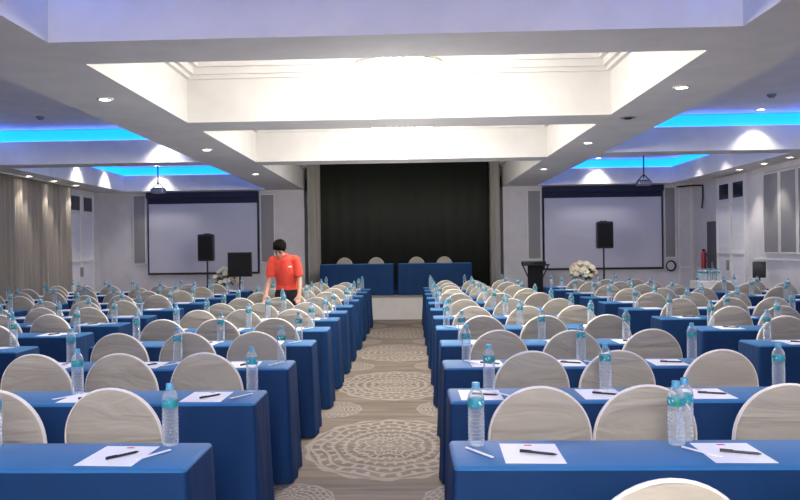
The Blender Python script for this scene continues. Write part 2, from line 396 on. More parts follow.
# curtains
def curtain(name, p0, p1, z0, z1, pitch, amp, m, label, group=None, nrm=None):
    p0, p1 = Vector(p0), Vector(p1); L = (p1-p0).length; d = (p1-p0)/L; nr = Vector((-d.y, d.x))
    bm = nb(); N = int(L/pitch*10); rows = []
    NZ = 8
    ph = R.uniform(0, 6)
    for j in range(NZ+1):
        z = z0+(z1-z0)*j/NZ; k = 1.0-0.35*j/NZ
        row = []
        for i in range(N+1):
            s = L*i/N
            w = math.sin(2*PI*s/pitch+ph+0.5*math.sin(s*1.7)) + .35*math.sin(2*PI*s/pitch*2.3+j*.15)
            q = p0 + d*s + nr*(amp*k*w)
            row.append(bm.verts.new((q.x, q.y, z)))
        rows.append(row)
    for A, B in zip(rows, rows[1:]):
        for i in range(N): bm.faces.new((A[i], A[i+1], B[i+1], B[i]))
    o = obj(name, bm, m, ang=180)
    s = o.modifiers.new('t', 'SOLIDIFY'); s.thickness = 0.012
    tag(o, label, 'curtain', group)
    return o
for (a, b, nm) in ((13.42, 16.78, 'taupe pleated curtain on left wall, ending at the white folding door'), (10.5, 13.38, 'taupe pleated curtain on left wall, nearer the camera')):
    curtain('curtain', (-6.93, a), (-6.93, b), 0.02, 2.86, 0.21, 0.07, M['curtain'], nm, 'taupe wall curtains')
bm = nb(); box(bm, -7.09, -6.80, 10.4, 16.85, 2.865, 2.885); o = struct('trim_%d' % tn, bm, M['white']); tn += 1
curtain('stage_curtain', (-2.27, 18.75), (-1.98, 18.9), 0.52, 4.1, 0.12, 0.03, M['drape'], 'grey stage drape gathered at the left edge of the black backdrop')
curtain('stage_curtain', (1.86, 18.9), (2.07, 18.75), 0.52, 4.1, 0.11, 0.03, M['drape'], 'grey stage drape gathered at the right edge of the black backdrop')
bm = nb()
N = 60
rows = []
for z in (0.52, 4.2):
    rows.append([bm.verts.new((CX0+.19+(CX1-CX0-.38)*i/N, 20.2+.008*math.sin(i*1.3), z)) for i in range(N+1)])
for i in range(N): bm.faces.new((rows[0][i], rows[0][i+1], rows[1][i+1], rows[1][i]))
o = obj('stage_backdrop', bm, M['backdrop']); s = o.modifiers.new('t', 'SOLIDIFY'); s.thickness = .02
tag(o, 'tall black cloth backdrop hanging behind the head tables on stage', 'backdrop')

# stage platform
t = thing('stage_platform', 'low stage platform with plain off-white front panel and grey edge', 'stage', (0, 17.7, 0))
bm = nb(); box(bm, CX0+.01, CX1-.01, .02, 2.75, 0, .47); obj('front_panel', bm, M['stagewhite'], t, smooth=False)
bm = nb(); box(bm, CX0+.01, CX1-.01, 0, 2.78, .47, .51, bev=.008); obj('deck', bm, M['acoustic'], t)

# ------------------------------------------------------------------ lamps
def spot(loc, power, size=70, blend=.6, col=(1, .93, .84), rad=.04):
    l = bpy.data.lights.new('spot', 'SPOT'); l.energy = power; l.spot_size = math.radians(size); l.spot_blend = blend; l.color = col; l.shadow_soft_size = rad
    o = bpy.data.objects.new('downlight_beam', l); C.objects.link(o); o.location = loc
    return o
bm = nb(); lathe(bm, [(0, -.004), (.052, -.004), (.052, 0), (0, 0)], 20); dl_d = bm
DLroot = thing('ceiling_downlight', 'x', 'downlight', (0, 0, -5), group='recessed downlights')
obj('diffuser', dl_d, M['lamp'], DLroot)
bm = nb(); lathe(bm, [(.052, -.012), (.072, -.010), (.075, 0), (.052, 0), (.052, -.012)], 20); obj('trim_ring', bm, M['white'], DLroot)
ordn = ['nearest', 'second nearest', 'third nearest', 'fourth nearest', 'fifth nearest', 'sixth nearest', 'seventh nearest', 'eighth nearest', 'ninth nearest', 'tenth nearest', 'eleventh nearest', 'farthest']
first = [True]
def place_dl(x, y, z, label, power=60, size=80):
    if first[0]:
        r = DLroot; r.location = (x, y, z-.001); r['label'] = label; first[0] = False
    else: r = dup(DLroot, (x, y, z-.001), 0, label)
    spot((x, y, z-.03), power, size)
for x, nm in ((-2.72, 'left'), (2.42, 'right')):
    for k, y in enumerate((-.1, 3.65, 7.4, 11.2, 14.8)):
        lab = 'round white recessed downlight in the %s long beam, %s lit one in view' % (nm, ordn[max(0, k-2)]) if k >= 2 else 'round recessed downlight in the %s long beam, over the camera side' % nm + (' front' if k else ' rear')
        place_dl(x, y, CZ, lab, 45)
for k, y in enumerate((14.5, 15.55, 16.6)):
    place_dl(-6.72, y, CZ, 'small downlight over the taupe curtain, %s of the row' % ordn[k], 28, 75)
for k, y in enumerate((13.5, 14.45, 15.5)):
    place_dl(6.10, y, CZ, 'small downlight over the right wall panels, %s of the row' % ordn[k], 28, 75)
# downlights in the trays close to the tray faces: they throw the white scallops
sc_pts = [(-3.75, 12.47, 'left tray, by its far face'), (-5.6, 18.40, 'far left tray, near the corner of the far face'), (-4.6, 15.6, 'far left tray, above the projector'),
          (-6.20, 15.9, 'far left tray, along the curtain side'), (-6.2, 17.4, 'far left tray, second along the curtain side'),
          (5.1, 12.17, 'right tray, by its far face'), (5.45, 15.5, 'far right tray, along the panelled side'), (5.45, 16.9, 'far right tray, second along panelled side'),
          (4.2, 18.40, 'far right tray, by its far face'), (-4.7, 9.0, 'left tray, midway'), (4.3, 9.0, 'right tray, midway'), (4.2, 15.6, 'far right tray, above the projector'),
          (-4.7, 1.5, 'left tray overhead'), (4.3, 1.5, 'right tray overhead'), (-4.7, 4.2, 'left tray overhead, forward one'), (4.3, 4.2, 'right tray overhead, forward one')]
for x, y, nm in sc_pts:
    near_face = y > 12.1 and not (y == 15.6)
    place_dl(x, y, CZ+.56, 'recessed downlight inside the ' + nm, 32 if near_face else 40, 95 if near_face else 90)
t = thing('recessed_spotlight', 'small dark unlit recessed fitting in the right long beam', 'downlight', (2.4, 9.1, CZ-.001))
bm = nb(); lathe(bm, [(0, -.005), (.08, -.006), (.085, 0), (0, 0)], 20); obj('bezel', bm, M['metal'], t)
bm = nb(); ball(bm, (0, 0, -.008), (.05, .05, .015)); obj('lens', bm, M['black'], t)
for x, y, nm in ((-5.2, 11.6, 'left'), (4.75, 11.0, 'right')):
    t = thing('smoke_detector', 'small grey round smoke detector on the %s tray ceiling' % nm, 'smoke detector', (x, y, CZ+.558))
    bm = nb(); lathe(bm, [(0, -.045), (.03, -.045), (.055, -.02), (.06, 0), (0, 0)], 18); obj('housing', bm, M['acoustic'], t)

# chandeliers
def chandelier(y, label, power):
    zt = CZ+0.78
    t = thing('chandelier', label, 'chandelier', (-.06, y, 2.74), group='crystal chandeliers')
    h = zt-2.74
    bm = nb(); lathe(bm, [(0, h-.04), (.14, h-.04), (.16, h-.002), (0, h-.002)], 24); obj('ceiling_plate', bm, M['gold'], t)
    bm = nb(); tube(bm, (0, 0, .3), (0, 0, h-.03), .015); obj('stem', bm, M['gold'], t)
    for r, z in ((.40, .40), (.30, .27), (.19, .15)):
        bm = nb()
        lathe(bm, [(r-.012, z), (r+.012, z), (r+.012, z+.03), (r-.012, z+.03), (r-.012, z)], 32)
        for a in range(0, 6): tube(bm, (0, 0, z+.015), (r*math.cos(a*PI/3), r*math.sin(a*PI/3), z+.015), .006, n=6)
        fr = obj('ring', bm, M['gold'], t)
        bm = nb(); n = int(r*90)
        for i in range(n):
            a = 2*PI*i/n; cx, cy = r*math.cos(a), r*math.sin(a)
            lathe(bm, [(0, z-.125), (.009, z-.10), (.011, z-.04), (.004, z), (0, z)], 6, cx, cy)
        obj('crystal_drops', bm, M['crystal'], fr)
    for i in range(8):
        a = 2*PI*i/8; bm = nb(); ball(bm, (.27*math.cos(a), .27*math.sin(a), .47), (.035, .035, .05), 2); obj('bulb', bm, M['crystal'], t)
    bm = nb(); ball(bm, (0, 0, .06), .06, 2); obj('crystal_ball', bm, M['crystal'], t)
    l = bpy.data.lights.new('chandelier_light', 'POINT'); l.energy = power; l.color = (1, .95, .88); l.shadow_soft_size = .30
    o = bpy.data.objects.new('chandelier_light', l); C.objects.link(o); o.location = (-.06, y, 2.70)
chandelier(7.5, 'bright crystal chandelier hanging in the nearer white ceiling coffer', 125)
chandelier(11.2, 'bright crystal chandelier hanging in the farther white ceiling coffer', 115)
# unseen fill lights added behind and above the camera to lift the ambient
for y, p in ((-2.9, 195), (-.3, 170)):
    l = bpy.data.lights.new('rear_fill', 'POINT'); l.energy = p; l.color = (1, .96, .92); l.shadow_soft_size = .35
    o = bpy.data.objects.new('rear_fill_light', l); C.objects.link(o); o.location = (0, y, 2.55)
l = bpy.data.lights.new('stage_side_lamp', 'POINT'); l.energy = 60; l.color = (1, .95, .88); l.shadow_soft_size = .3
o = bpy.data.objects.new('coffer_light', l); C.objects.link(o); o.location = (-.1, 15.0, 2.7)

# ------------------------------------------------------------------ tables
def table_mesh(w, d, h=.74):
    """fitted cloth: top slab with rounded edges and a skirt that flares gently to the floor with soft folds"""
    r = .03
    def outline(s, flare, z, fold):
        pts = []
        hw, hd = w/2+flare, d/2+flare; cr = .035+flare*.8
        segs = []
        for cx, cy, a0 in ((hw-cr, -hd+cr, -PI/2), (hw-cr, hd-cr, 0), (-hw+cr, hd-cr, PI/2), (-hw+cr, -hd+cr, PI)):
            for i in range(5):
                a = a0+PI/2*i/4; segs.append((cx+cr*math.cos(a), cy+cr*math.sin(a)))
        out = []
        for i, p in enumerate(segs):
            q = segs[(i+1) % len(segs)]; L = math.dist(p, q)
            n = max(1, int(L/.045))
            for j in range(n): out.append((p[0]+(q[0]-p[0])*j/n, p[1]+(q[1]-p[1])*j/n))
        res = []
        for k, (x, y) in enumerate(out):
            f = fold*(math.sin(x*9+y*23)+.6*math.sin(x*21-y*17+1))
            L = math.hypot(x/hw, y/hd)
            res.append((x+f*(x/hw)**5, y+f*(y/hd)**5, z))
        return res
    n0 = len(outline(0, 0, 0, 0))
    return outline, n0
def make_table(w, d, h=.74, top_mat=None):
    t = thing('banquet_table', 'x', 'table')
    hw, hd = w/2, d/2
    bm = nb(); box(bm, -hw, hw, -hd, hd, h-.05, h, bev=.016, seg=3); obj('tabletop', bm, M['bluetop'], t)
    bm = nb(); N = 0; rows = []
    base = []
    cr = .014
    segs = []
    for cx, cy, a0 in ((hw-cr, -hd+cr, -PI/2), (hw-cr, hd-cr, 0), (-hw+cr, hd-cr, PI/2), (-hw+cr, -hd+cr, PI)):
        for i in range(4):
            a = a0+PI/2*i/3; segs.append((cx, cy, math.cos(a), math.sin(a)))
    for i, p in enumerate(segs):
        q = segs[(i+1) % len(segs)]
        L = math.dist(p[:2], q[:2]); n = max(1, int(L/.05))
        for j in range(n):
            f = j/n; base.append(tuple(p[k]+(q[k]-p[k])*f for k in range(4)))
    for z, fl, fo in ((h-.012, .001, 0), (h-.05, .004, .001), (.55, .008, .003), (.36, .013, .006), (.18, .019, .010), (.05, .024, .012), (.012, .025, .012)):
        row = []
        for k, (cx, cy, nx, ny) in enumerate(base):
            s = cx*11+cy*19
            f = fo*(math.sin(s)+.6*math.sin(s*2.3+1.1))
            row.append(bm.verts.new((cx+nx*(cr+fl+f), cy+ny*(cr+fl+f), z)))
        rows.append(row)
    n = len(base)
    for A, B in zip(rows, rows[1:]):
        for i in range(n): bm.faces.new((A[i], B[i], B[(i+1) % n], A[(i+1) % n]))
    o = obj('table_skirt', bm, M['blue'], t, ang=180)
    return t
protos = {}
def place_table(x0, x1, yf, d, z, label, group):
    key = (round(x1-x0, 2), round(d, 2), z)
    h = .74 if z == 0 else .68
    if key not in protos:
        t = make_table(key[0], key[1], h); protos[key] = t
        t.location = ((x0+x1)/2, yf+d/2, z); t['label'] = label; t['group'] = group
    else:
        t = dup(protos[key], ((x0+x1)/2, yf+d/2, z), 0, label, group)
    return t

# ------------------------------------------------------------------ chair
def make_chair():
    t = thing('banquet_chair', 'x', 'chair')
    # backrest: rounded panel, slightly curved and leaning back (towards -y), top at .90
    def half_w(z):
        if z < .50: return .200+.012*(z-.10)/.4
        if z < .66: return .212+.004*(z-.5)/.16
        k = (z-.66)/.24; return .216*math.sqrt(max(0, 1-k**2.15))
    def back_y(z, x): return -.02-.07*max(0, z-.42)/.48+.10*(x*x)/.2*.5
    zs = [.40, .46, .52, .58, .64, .68, .72, .76, .80, .83, .855, .875, .888, .896, .90]
    bm = nb(); F, B = [], []
    th = .036; NX = 14
    for z in zs:
        w = max(half_w(z), .012)
        fr, bk = [], []
        for i in range(NX+1):
            u = -1+2*i/NX; x = w*math.sin(u*PI/2)
            e = math.sqrt(max(0, 1-min(1, abs(u))**6)); ez = 1.0 if z < .85 else max(.25, math.sqrt(max(0, 1-((z-.84)/.062)**2)))
            tt = th*.5*(.35+.65*e)*ez
            y = back_y(z, x)
            wr = .0015*math.sin(z*60+x*9)+.001*math.sin(x*40+z*25)
            fr.append(bm.verts.new((x, y+tt+wr, z))); bk.append(bm.verts.new((x, y-tt+wr, z)))
        F.append(fr); B.append(bk)
    for j in range(len(zs)-1):
        for i in range(NX):
            bm.faces.new((F[j][i], F[j][i+1], F[j+1][i+1], F[j+1][i])); bm.faces.new((B[j][i+1], B[j][i], B[j+1][i], B[j+1][i+1]))
        bm.faces.new((B[j][0], F[j][0], F[j+1][0], B[j+1][0])); bm.faces.new((F[j][NX], B[j][NX], B[j+1][NX], F[j+1][NX]))
    for i in range(NX):
        bm.faces.new((F[-1][i], F[-1][i+1], B[-1][i+1], B[-1][i])); bm.faces.new((F[0][i+1], F[0][i], B[0][i], B[0][i+1]))
    back = obj('backrest_cover', bm, M['cover'], t, ang=60)
    # rounded edge roll, front and back seam; rim light put into its colour
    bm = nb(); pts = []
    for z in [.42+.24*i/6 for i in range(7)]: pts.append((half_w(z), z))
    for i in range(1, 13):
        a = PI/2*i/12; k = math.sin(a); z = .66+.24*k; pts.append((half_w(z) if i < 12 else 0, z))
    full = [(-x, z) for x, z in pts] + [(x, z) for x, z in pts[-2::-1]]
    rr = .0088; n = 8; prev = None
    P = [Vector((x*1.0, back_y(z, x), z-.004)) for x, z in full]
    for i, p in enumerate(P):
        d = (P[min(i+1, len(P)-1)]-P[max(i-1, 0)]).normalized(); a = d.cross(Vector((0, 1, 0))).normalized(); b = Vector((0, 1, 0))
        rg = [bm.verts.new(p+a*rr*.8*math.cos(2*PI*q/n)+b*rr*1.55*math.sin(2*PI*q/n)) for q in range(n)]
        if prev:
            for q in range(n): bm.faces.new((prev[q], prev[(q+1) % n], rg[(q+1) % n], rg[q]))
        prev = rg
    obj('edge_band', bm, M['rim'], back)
    # seat with soft cushion
    bm = nb(); box(bm, -.208, .208, -.03, .305, .40, .475, bev=.028, seg=3); obj('seat_cover', bm, M['cover'], t)
    # stretch skirt drawn in to four feet
    bm = nb(); rows = []
    base = []
    hw, y0, y1, c = .205, -.03, .30, .05
    for cx, cy, a0 in ((hw-c, y0+c, -PI/2), (hw-c, y1-c, 0), (-hw+c, y1-c, PI/2), (-hw+c, y0+c, PI)):
        for i in range(4):
            a = a0+PI/2*i/3; base.append((cx+c*math.cos(a), cy+c*math.sin(a), 1))
        nx = {-PI/2: (hw, 0), 0: (0, y1), PI/2: (-hw, 0), PI: (0, y0)}
    ring_pts = []
    nb_ = len(base)
    for i in range(nb_):
        p, q = base[i], base[(i+1) % nb_]
        ring_pts.append((p[0], p[1], 0.0))
        if math.dist(p[:2], q[:2]) > .1:
            for j in range(1, 6):
                f = j/6; ring_pts.append((p[0]+(q[0]-p[0])*f, p[1]+(q[1]-p[1])*f, math.sin(PI*f)))
    for k in range(7):
        f = k/6; row = []
        for x, y, arch in ring_pts:
            zb = .015+.15*arch
            z = .43*(1-f)+zb*f
            s = 1+.05*f-.16*arch*math.sin(PI*min(f, 1))*.6
            row.append(bm.verts.new((x*s, (y-.135)*s+.135, z)))
        rows.append(row)
    n = len(ring_pts)
    for A, Bq in zip(rows, rows[1:]):
        for i in range(n): bm.faces.new((A[i], A[(i+1) % n], Bq[(i+1) % n], Bq[i]))
    o = obj('skirt_cover', bm, M['cover'], t, ang=180)
    for sx in (-1, 1):
        for yy in (-.025, .29):
            bm = nb(); tube(bm, (sx*.185, yy*.95+.005, .0), (sx*.18, yy*.93+.01, .40), .012, n=8); obj('leg', bm, M['metal'], t)
    return t
CH = make_chair(); ch_first = [True]
def place_chair(x, y, rz, label, group, z=0, s=1):
    if ch_first[0]:
        ch_first[0] = False; CH.location = (x, y, z); CH.rotation_euler = (0, 0, rz); CH['label'] = label; CH['group'] = group; r = CH
    else: r = dup(CH, (x, y, z), rz, label, group)
    return r

# ------------------------------------------------------------------ bottle, paper, pen, straw
def make_bottle():
    t = thing('water_bottle', 'x', 'water bottle')
    prof = [(0, .004), (.020, .0), (.028, .003), (.031, .012)]
    z = .018
    while z < .128:
        prof += [(.0315, z), (.0315, z+.007), (.0285, z+.010)]; z += .0145
    prof += [(.031, .134), (.031, .186), (.029, .196), (.022, .210), (.014, .218), (.0135, .224)]
    bm = nb(); lathe(bm, prof, 18); body = obj('bottle_body', bm, M['bottle'], t, ang=60)
    bm = nb(); lathe(bm, [(.0314, .150), (.0318, .151), (.0318, .182), (.0314, .183)], 24); obj('bottle_label', bm, M['teal'], t)
    bm = nb(); lathe(bm, [(0, .242), (.0135, .242), (.0150, .240), (.0150, .224), (.0165, .223), (.0165, .219), (.013, .219)], 18); obj('bottle_cap', bm, M['cap'], t)
    return t
BT = make_bottle(); bt_first = [True]
def place_bottle(x, y, z, label, group):
    if bt_first[0]:
        bt_first[0] = False; BT.location = (x, y, z); BT['label'] = label; BT['group'] = group
    else: dup(BT, (x, y, z), R.uniform(0, 6), label, group)
def make_paper():
    bm = nb(); box(bm, -.105, .105, -.145, .145, 0, .0015)
    for k, (a, b, c, d) in enumerate(((-.016, .016, .112, .124), (-.012, .012, .108, .112), (-.010, .010, .124, .128))):
        quad(bm, [(a, c, .0019), (b, c, .0019), (b, d, .0019), (a, d, .0019)], 1)
    return obj('note_paper', bm, [M['paper'], M['red']], smooth=False)
PP = make_paper(); pp_first = [True]
def place_single(proto, flag, x, y, z, rz, label, cat, group):
    if flag[0]: flag[0] = False; o = proto
    else: o = proto.copy(); C.objects.link(o)
    o.location = (x, y, z); o.rotation_euler = (0, 0, rz); tag(o, label, cat, group)
def make_pen():
    t = thing('ballpoint_pen', 'x', 'pen')
    bm = nb(); tube(bm, (-.062, 0, .0052), (.060, 0, .0052), .0048, n=8); tube(bm, (.060, 0, .0052), (.072, 0, .0052), .0045, .001, n=8); obj('barrel', bm, M['black'], t)
    bm = nb(); box(bm, -.062, -.022, -.0012, .0012, .010, .0118); box(bm, -.066, -.060, -.004, .004, .001, .011); obj('clip', bm, M['black'], t)
    return t
PN = make_pen(); pn_first = [True]
bm = nb(); box(bm, -.085, .085, -.006, .006, 0, .005, bev=.0018); ST = obj('drinking_straw', bm, M['paper']); st_first = [True]

# ------------------------------------------------------------------ seating plan
L_Y = [2.84, 4.07, 5.28, 6.58, 7.76, 8.90, 9.95, 11.02, 12.3, 13.45, 14.6, 15.75]
R_Y = [2.86, 4.08, 5.24, 6.48, 7.80, 9.02, 10.25, 11.5, 12.7, 13.9, 15.05, 16.15]
R_X = [.15, .20, .22, .25, .26, .27, .27, .28, .28, .28, .29, .29]
L_X = [-.78, -.77, -.78, -.78, -.77, -.77, -.76, -.76, -.75, -.75, -.74, -.73]
LB_Y = [5.1, 6.28, 7.42, 8.5, 9.5, 10.7, 12.05, 13.2, 14.4, 15.6]
RB_Y = [6.30, 7.50, 8.68, 10.0, 11.2, 12.4, 13.55, 14.7, 15.85]
LC_Y = [10.7, 12.05, 13.2, 14.4, 15.6]
RC_Y = [11.3, 12.4, 13.5, 14.6]
D = .41
def rowname(k, n): return ('farthest' if k == n-1 else ordn[k]) + ' row'
# explicit chairs of the front rows, measured: (x, back-plane y)
exR = {0: [(.66, 2.17), (1.20, 2.17)], 1: [(.56, 3.60), (1.01, 3.62), (1.61, 3.63)], 2: [(.70, 4.88), (1.19, 4.86), (1.77, 4.88)], 3: [(.65, 6.08), (1.17, 6.02), (1.74, 6.05)]}
exL = {0: [], 1: [(-1.31, 3.62), (-1.83, 3.60)], 2: [(-1.20, 4.87), (-1.71, 4.86), (-2.22, 4.86)], 3: [(-1.14, 6.12), (-1.64, 6.10), (-2.15, 6.08)]}
exBR = {0: [(.25, None), (1.0, None)], 1: [(.42, None), (1.03, None), (1.90, None)], 2: [(.38, None), (1.14, None), (1.86, None)]}
exBL = {0: [(-.93, None), (-1.62, None)], 1: [(-.84, None), (-1.77, None), (-2.4, None)], 2: [(-.86, None), (-1.57, None), (-2.3, None)]}
exPR = {0: [.44, 1.16], 1: [.36, .97, 1.50], 2: [.50, 1.02, 1.66]}
exPL = {0: [-1.08, -1.78], 1: [-1.05, -1.68, -2.3], 2: [-1.1, -1.75, -2.35]}
blocks = [('R', 'right centre block', R_Y, None, 1.78, exR), ('L', 'left centre block', L_Y, None, 1.80, exL),
          ('RB', 'right outer block', RB_Y, 2.60, 1.80, {}), ('LB', 'left outer block', LB_Y, -3.03, 1.80, {}),
          ('RC', 'right wall block', RC_Y, 4.98, 1.22, {}), ('LC', 'left curtain block', LC_Y, -5.18, 1.55, {})]
for key, bname, YS, xedge, W, ex in blocks:
    left = key[0] == 'L'; nrow = len(YS)
    for k, yf in enumerate(YS):
        e = (R_X[k] if key == 'R' else L_X[k]) if xedge is None else xedge + R.uniform(-.02, .02)
        x0, x1 = (e-W, e) if left else (e, e+W)
        rn = rowname(k, nrow)
        place_table(x0, x1, yf, D, 0, 'blue cloth covered table, %s of %s' % (rn, bname), 'blue banquet tables')
        ns = 2 if key == 'RC' else 3
        sgn = -1 if left else 1
        names = {3: ('aisle end', 'middle', 'outer end'), 2: ('inner end', 'outer end')}[ns]
        if len(key) == 2 and ns == 3: names = ('inner end', 'middle', 'outer end')
        # chairs
        sp = (.53 if key == 'R' else .485 if key == 'L' else .52)
        st = (.40 if key == 'R' else .43 if key == 'L' else .50) if ns == 3 else .28
        if key == 'LC': st, sp = .33, .50
        pos = ex.get(k) if k in ex else [(e+sgn*(st+sp*i)+R.uniform(-.025, .025), yf-.44+R.uniform(-.03, .02)) for i in range(ns)]
        for i, (cx, cy) in enumerate(pos):
            place_chair(cx, min(cy+.05, yf-.365) - (0 if k else .0), R.uniform(-.06, .06), 'cream covered banquet chair, %s of %s in %s' % (names[i], rn, bname), 'cream covered banquet chairs')
        # bottles, papers
        exb = {'R': exBR, 'L': exBL}.get(key, {}); exp = {'R': exPR, 'L': exPL}.get(key, {})
        bl = [q[0] for q in exb[k]] if k in exb else [e+sgn*(.13+.70*i if ns == 3 and key in 'RL' else .16+.62*i)+R.uniform(-.05, .05) for i in range(ns)]
        for i, bx in enumerate(bl):
            by = yf+(.305 if k else .315)+R.uniform(-.03, .03)
            if key == 'L' and 10.9 < yf < 11.1 and i: bx = (-1.70, -2.30)[i-1]; by = yf+.12
            place_bottle(bx, by, .741, 'clear blue-capped water bottle, %s of %s in %s' % (names[i], rn, bname), 'water bottles on the tables')
            if key == 'R' and k == 0 and i == 1:
                place_bottle(bx+.055, by+.10-.03, .741, 'second clear water bottle close behind another, nearest row right of the aisle', 'water bottles on the tables')
        pl = exp[k] if k in exp else [e+sgn*(.32+.60*i)+R.uniform(-.04, .04) for i in range(ns)]
        pl = [max(x0+.13, min(x1-.13, q)) for q in pl]
        # keep bottles off the papers
        for i, px in enumerate(pl):
            pz = .7405
            py = yf+.19
            rz = R.uniform(-.05, .05)
            if all(abs(px-b) > .13 for b in bl) is False and k > 2: py = yf+.165
            place_single(PP, pp_first, px, py, pz, rz, 'white sheet with red print, %s of %s in %s' % (names[min(i, 2)], rn, bname), 'paper', 'note papers on the tables')
            if yf < 9.5:
                lb = 'black pen on white sheet, %s of %s in %s' % (names[min(i, 2)], rn, bname)
                a = R.uniform(-.6, -.2) if not left else R.uniform(.9, 1.3)
                if k == 0 and key == 'R': a = -.42
                dx, dy = (.02, -.02)
                if pn_first[0]:
                    pn_first[0] = False; PN.location = (px+dx, py+dy, .743); PN.rotation_euler = (0, 0, a); PN['label'] = lb; PN['group'] = 'pens on note papers'
                else: dup(PN, (px+dx, py+dy, .743), a, lb, 'pens on note papers')
            if yf < 9.5 and i < len(bl):
                sx = bl[i]+(.05 if (key != 'R' or k or i) else -.02); a = 1.05 if left else 2.1
                if left: sx = bl[i]-.02
                sxx = max(x0+.1, min(x1-.1, sx))
                place_single(ST, st_first, sxx, yf+.19, .7425, a, 'white wrapped drinking straw, %s of %s in %s' % (names[i], rn, bname), 'straw', 'wrapped straws')

# head tables on stage
for x0, x1, nm in ((-1.90, -.315, 'left'), (-.215, 1.36, 'right')):
    place_table(x0, x1, 17.86, .5, .51, 'navy clothed head table on the stage, %s one of the two' % nm, 'head tables on the stage')
for i, x in enumerate((-1.45, -.73, .19, .82)):
    r = place_chair(x, 18.85, PI+R.uniform(-.03, .03), 'cream covered chair behind the head table on stage, %s from left' % ('first', 'second', 'third', 'fourth')[i], 'stage chairs', z=.51)
    r.scale = (.86, .86, .90)

# ------------------------------------------------------------------ loudspeakers on tripods
def speaker(x, y, zb, w, h, label, slabel):
    t = thing('speaker_stand', slabel, 'speaker stand', (x, y, 0), group='tripod speaker stands')
    bm = nb(); tube(bm, (0, 0, .25), (0, 0, zb-.002), .018); obj('pole', bm, M['black'], t)
    bm = nb(); tube(bm, (0, 0, .68), (0, 0, .78), .03); obj('collar', bm, M['black'], t)
    for k in range(3):
        a = 2*PI*k/3+.5
        bm = nb(); tube(bm, (0, 0, .72), (.42*math.cos(a), .42*math.sin(a), .015), .012); tube(bm, (0, 0, .3), (.2*math.cos(a), .2*math.sin(a), .38), .008)
        obj('leg', bm, M['black'], t)
    s = thing('loudspeaker', label, 'loudspeaker', (x, y, zb), group='loudspeakers')
    bm = nb()
    pts = [(-w/2, -.17), (w/2, -.17), (w*.36, .17), (-w*.36, .17)]
    lo = [bm.verts.new((*p, 0)) for p in pts]; hi = [bm.verts.new((*p, h)) for p in pts]
    bm.faces.new(lo[::-1]); bm.faces.new(hi)
    for i in range(4): bm.faces.new((lo[i], lo[(i+1) % 4], hi[(i+1) % 4], hi[i]))
    bmesh.ops.bevel(bm, geom=list(bm.edges), offset=.015, segments=2, affect='EDGES'); obj('cabinet', bm, M['black'], s)
    bm = nb(); box(bm, -w*.42, w*.42, -.182, -.168, .04, h-.04, bev=.004); obj('grille', bm, M['blackcloth'], s)
    bm = nb(); box(bm, -.07, .07, -.02, .02, h, h+.02, bev=.005); obj('handle', bm, M['black'], s)
speaker(-4.28, 17.55, 1.30, .34, .57, 'black loudspeaker on a tripod in front of left screen', 'black tripod stand holding the loudspeaker before the left screen')
speaker(4.09, 17.55, 1.46, .34, .56, 'black loudspeaker on a tripod in front of right screen', 'black tripod stand holding the loudspeaker before the right screen')

t = thing('display_monitor', 'square black monitor on a stand beside the left flowers', 'monitor', (-3.42, 16.75, 0), .12)
bm = nb(); box(bm, -.245, .245, -.03, .03, .98, 1.48, bev=.01); obj('casing', bm, M['black'], t)
bm = nb(); box(bm, -.225, .225, -.036, -.029, 1.0, 1.46); obj('panel', bm, M['blackcloth'], t, smooth=False)
bm = nb(); tube(bm, (0, 0, .02), (0, 0, 1.0), .02); obj('pole', bm, M['black'], t)
bm = nb(); box(bm, -.22, .22, -.18, .18, 0, .025, bev=.008); obj('base', bm, M['black'], t)

def flowers(x, y, zc, r, label, seed, slabel):
    rr = random.Random(seed)
    p = thing('flower_pedestal', slabel, 'pedestal', (x, y, 0), group='flower pedestals')
    h = zc-r-.22
    bm = nb(); lathe(bm, [(0, 0), (.15, 0), (.15, .03), (.09, .05), (.07, h-.06), (.13, h-.03), (.13, h), (0, h)], 24); obj('column', bm, M['white'], p)
    t = thing('flower_arrangement', label, 'flowers', (x, y, h))
    bm = nb(); lathe(bm, [(0, .002), (.07, .002), (.10, .08), (.11, .16), (.09, .22), (.085, .22), (.10, .16), (.06, .02), (0, .02)], 24); obj('vase', bm, M['white'], t)
    c = zc-h
    bm = nb()
    for k in range(46):
        u, th = rr.uniform(-.25, 1), rr.uniform(0, 2*PI); q = math.sqrt(max(0, 1-u*u))
        cx, cy, cz = r*q*math.cos(th), r*q*math.sin(th)*.9, c-.06+r*.85*u
        s = rr.uniform(.045, .07)
        ball(bm, (cx, cy, cz), s*.5, 1, 0)
        for m in range(6):
            a = m*PI/3+k
            ball(bm, (cx+s*.55*math.cos(a), cy+s*.4*math.sin(a), cz+s*.45*math.sin(a)), (s*.5, s*.42, s*.45), 1, 1 if k % 9 == 4 else 0)
    o = obj('blossoms', bm, [M['petal'], M['pink']], t); o['kind'] = 'stuff'
    bm = nb()
    for k in range(60):
        th = rr.uniform(0, 2*PI); el = rr.uniform(-.7, .6); L = r*rr.uniform(.9, 1.25)
        d = Vector((math.cos(th)*math.cos(el), math.sin(th)*math.cos(el), math.sin(el)*.8)); p0 = Vector((0, 0, c-.08)); p1 = p0+d*L
        s = d.cross(Vector((0, 0, 1))).normalized()*.03; m = p0+d*L*.7+Vector((0, 0, .02))
        bm.faces.new([bm.verts.new(v) for v in (p0+d*L*.4, m+s, p1, m-s)])
    o = obj('foliage', bm, M['leaf'], t); o['kind'] = 'stuff'
    md = o.modifiers.new('t', 'SOLIDIFY'); md.thickness = .003
flowers(3.54, 17.0, 1.03, .24, 'round bouquet of cream flowers in front of right screen', 3, 'white pedestal under the right hand bouquet')
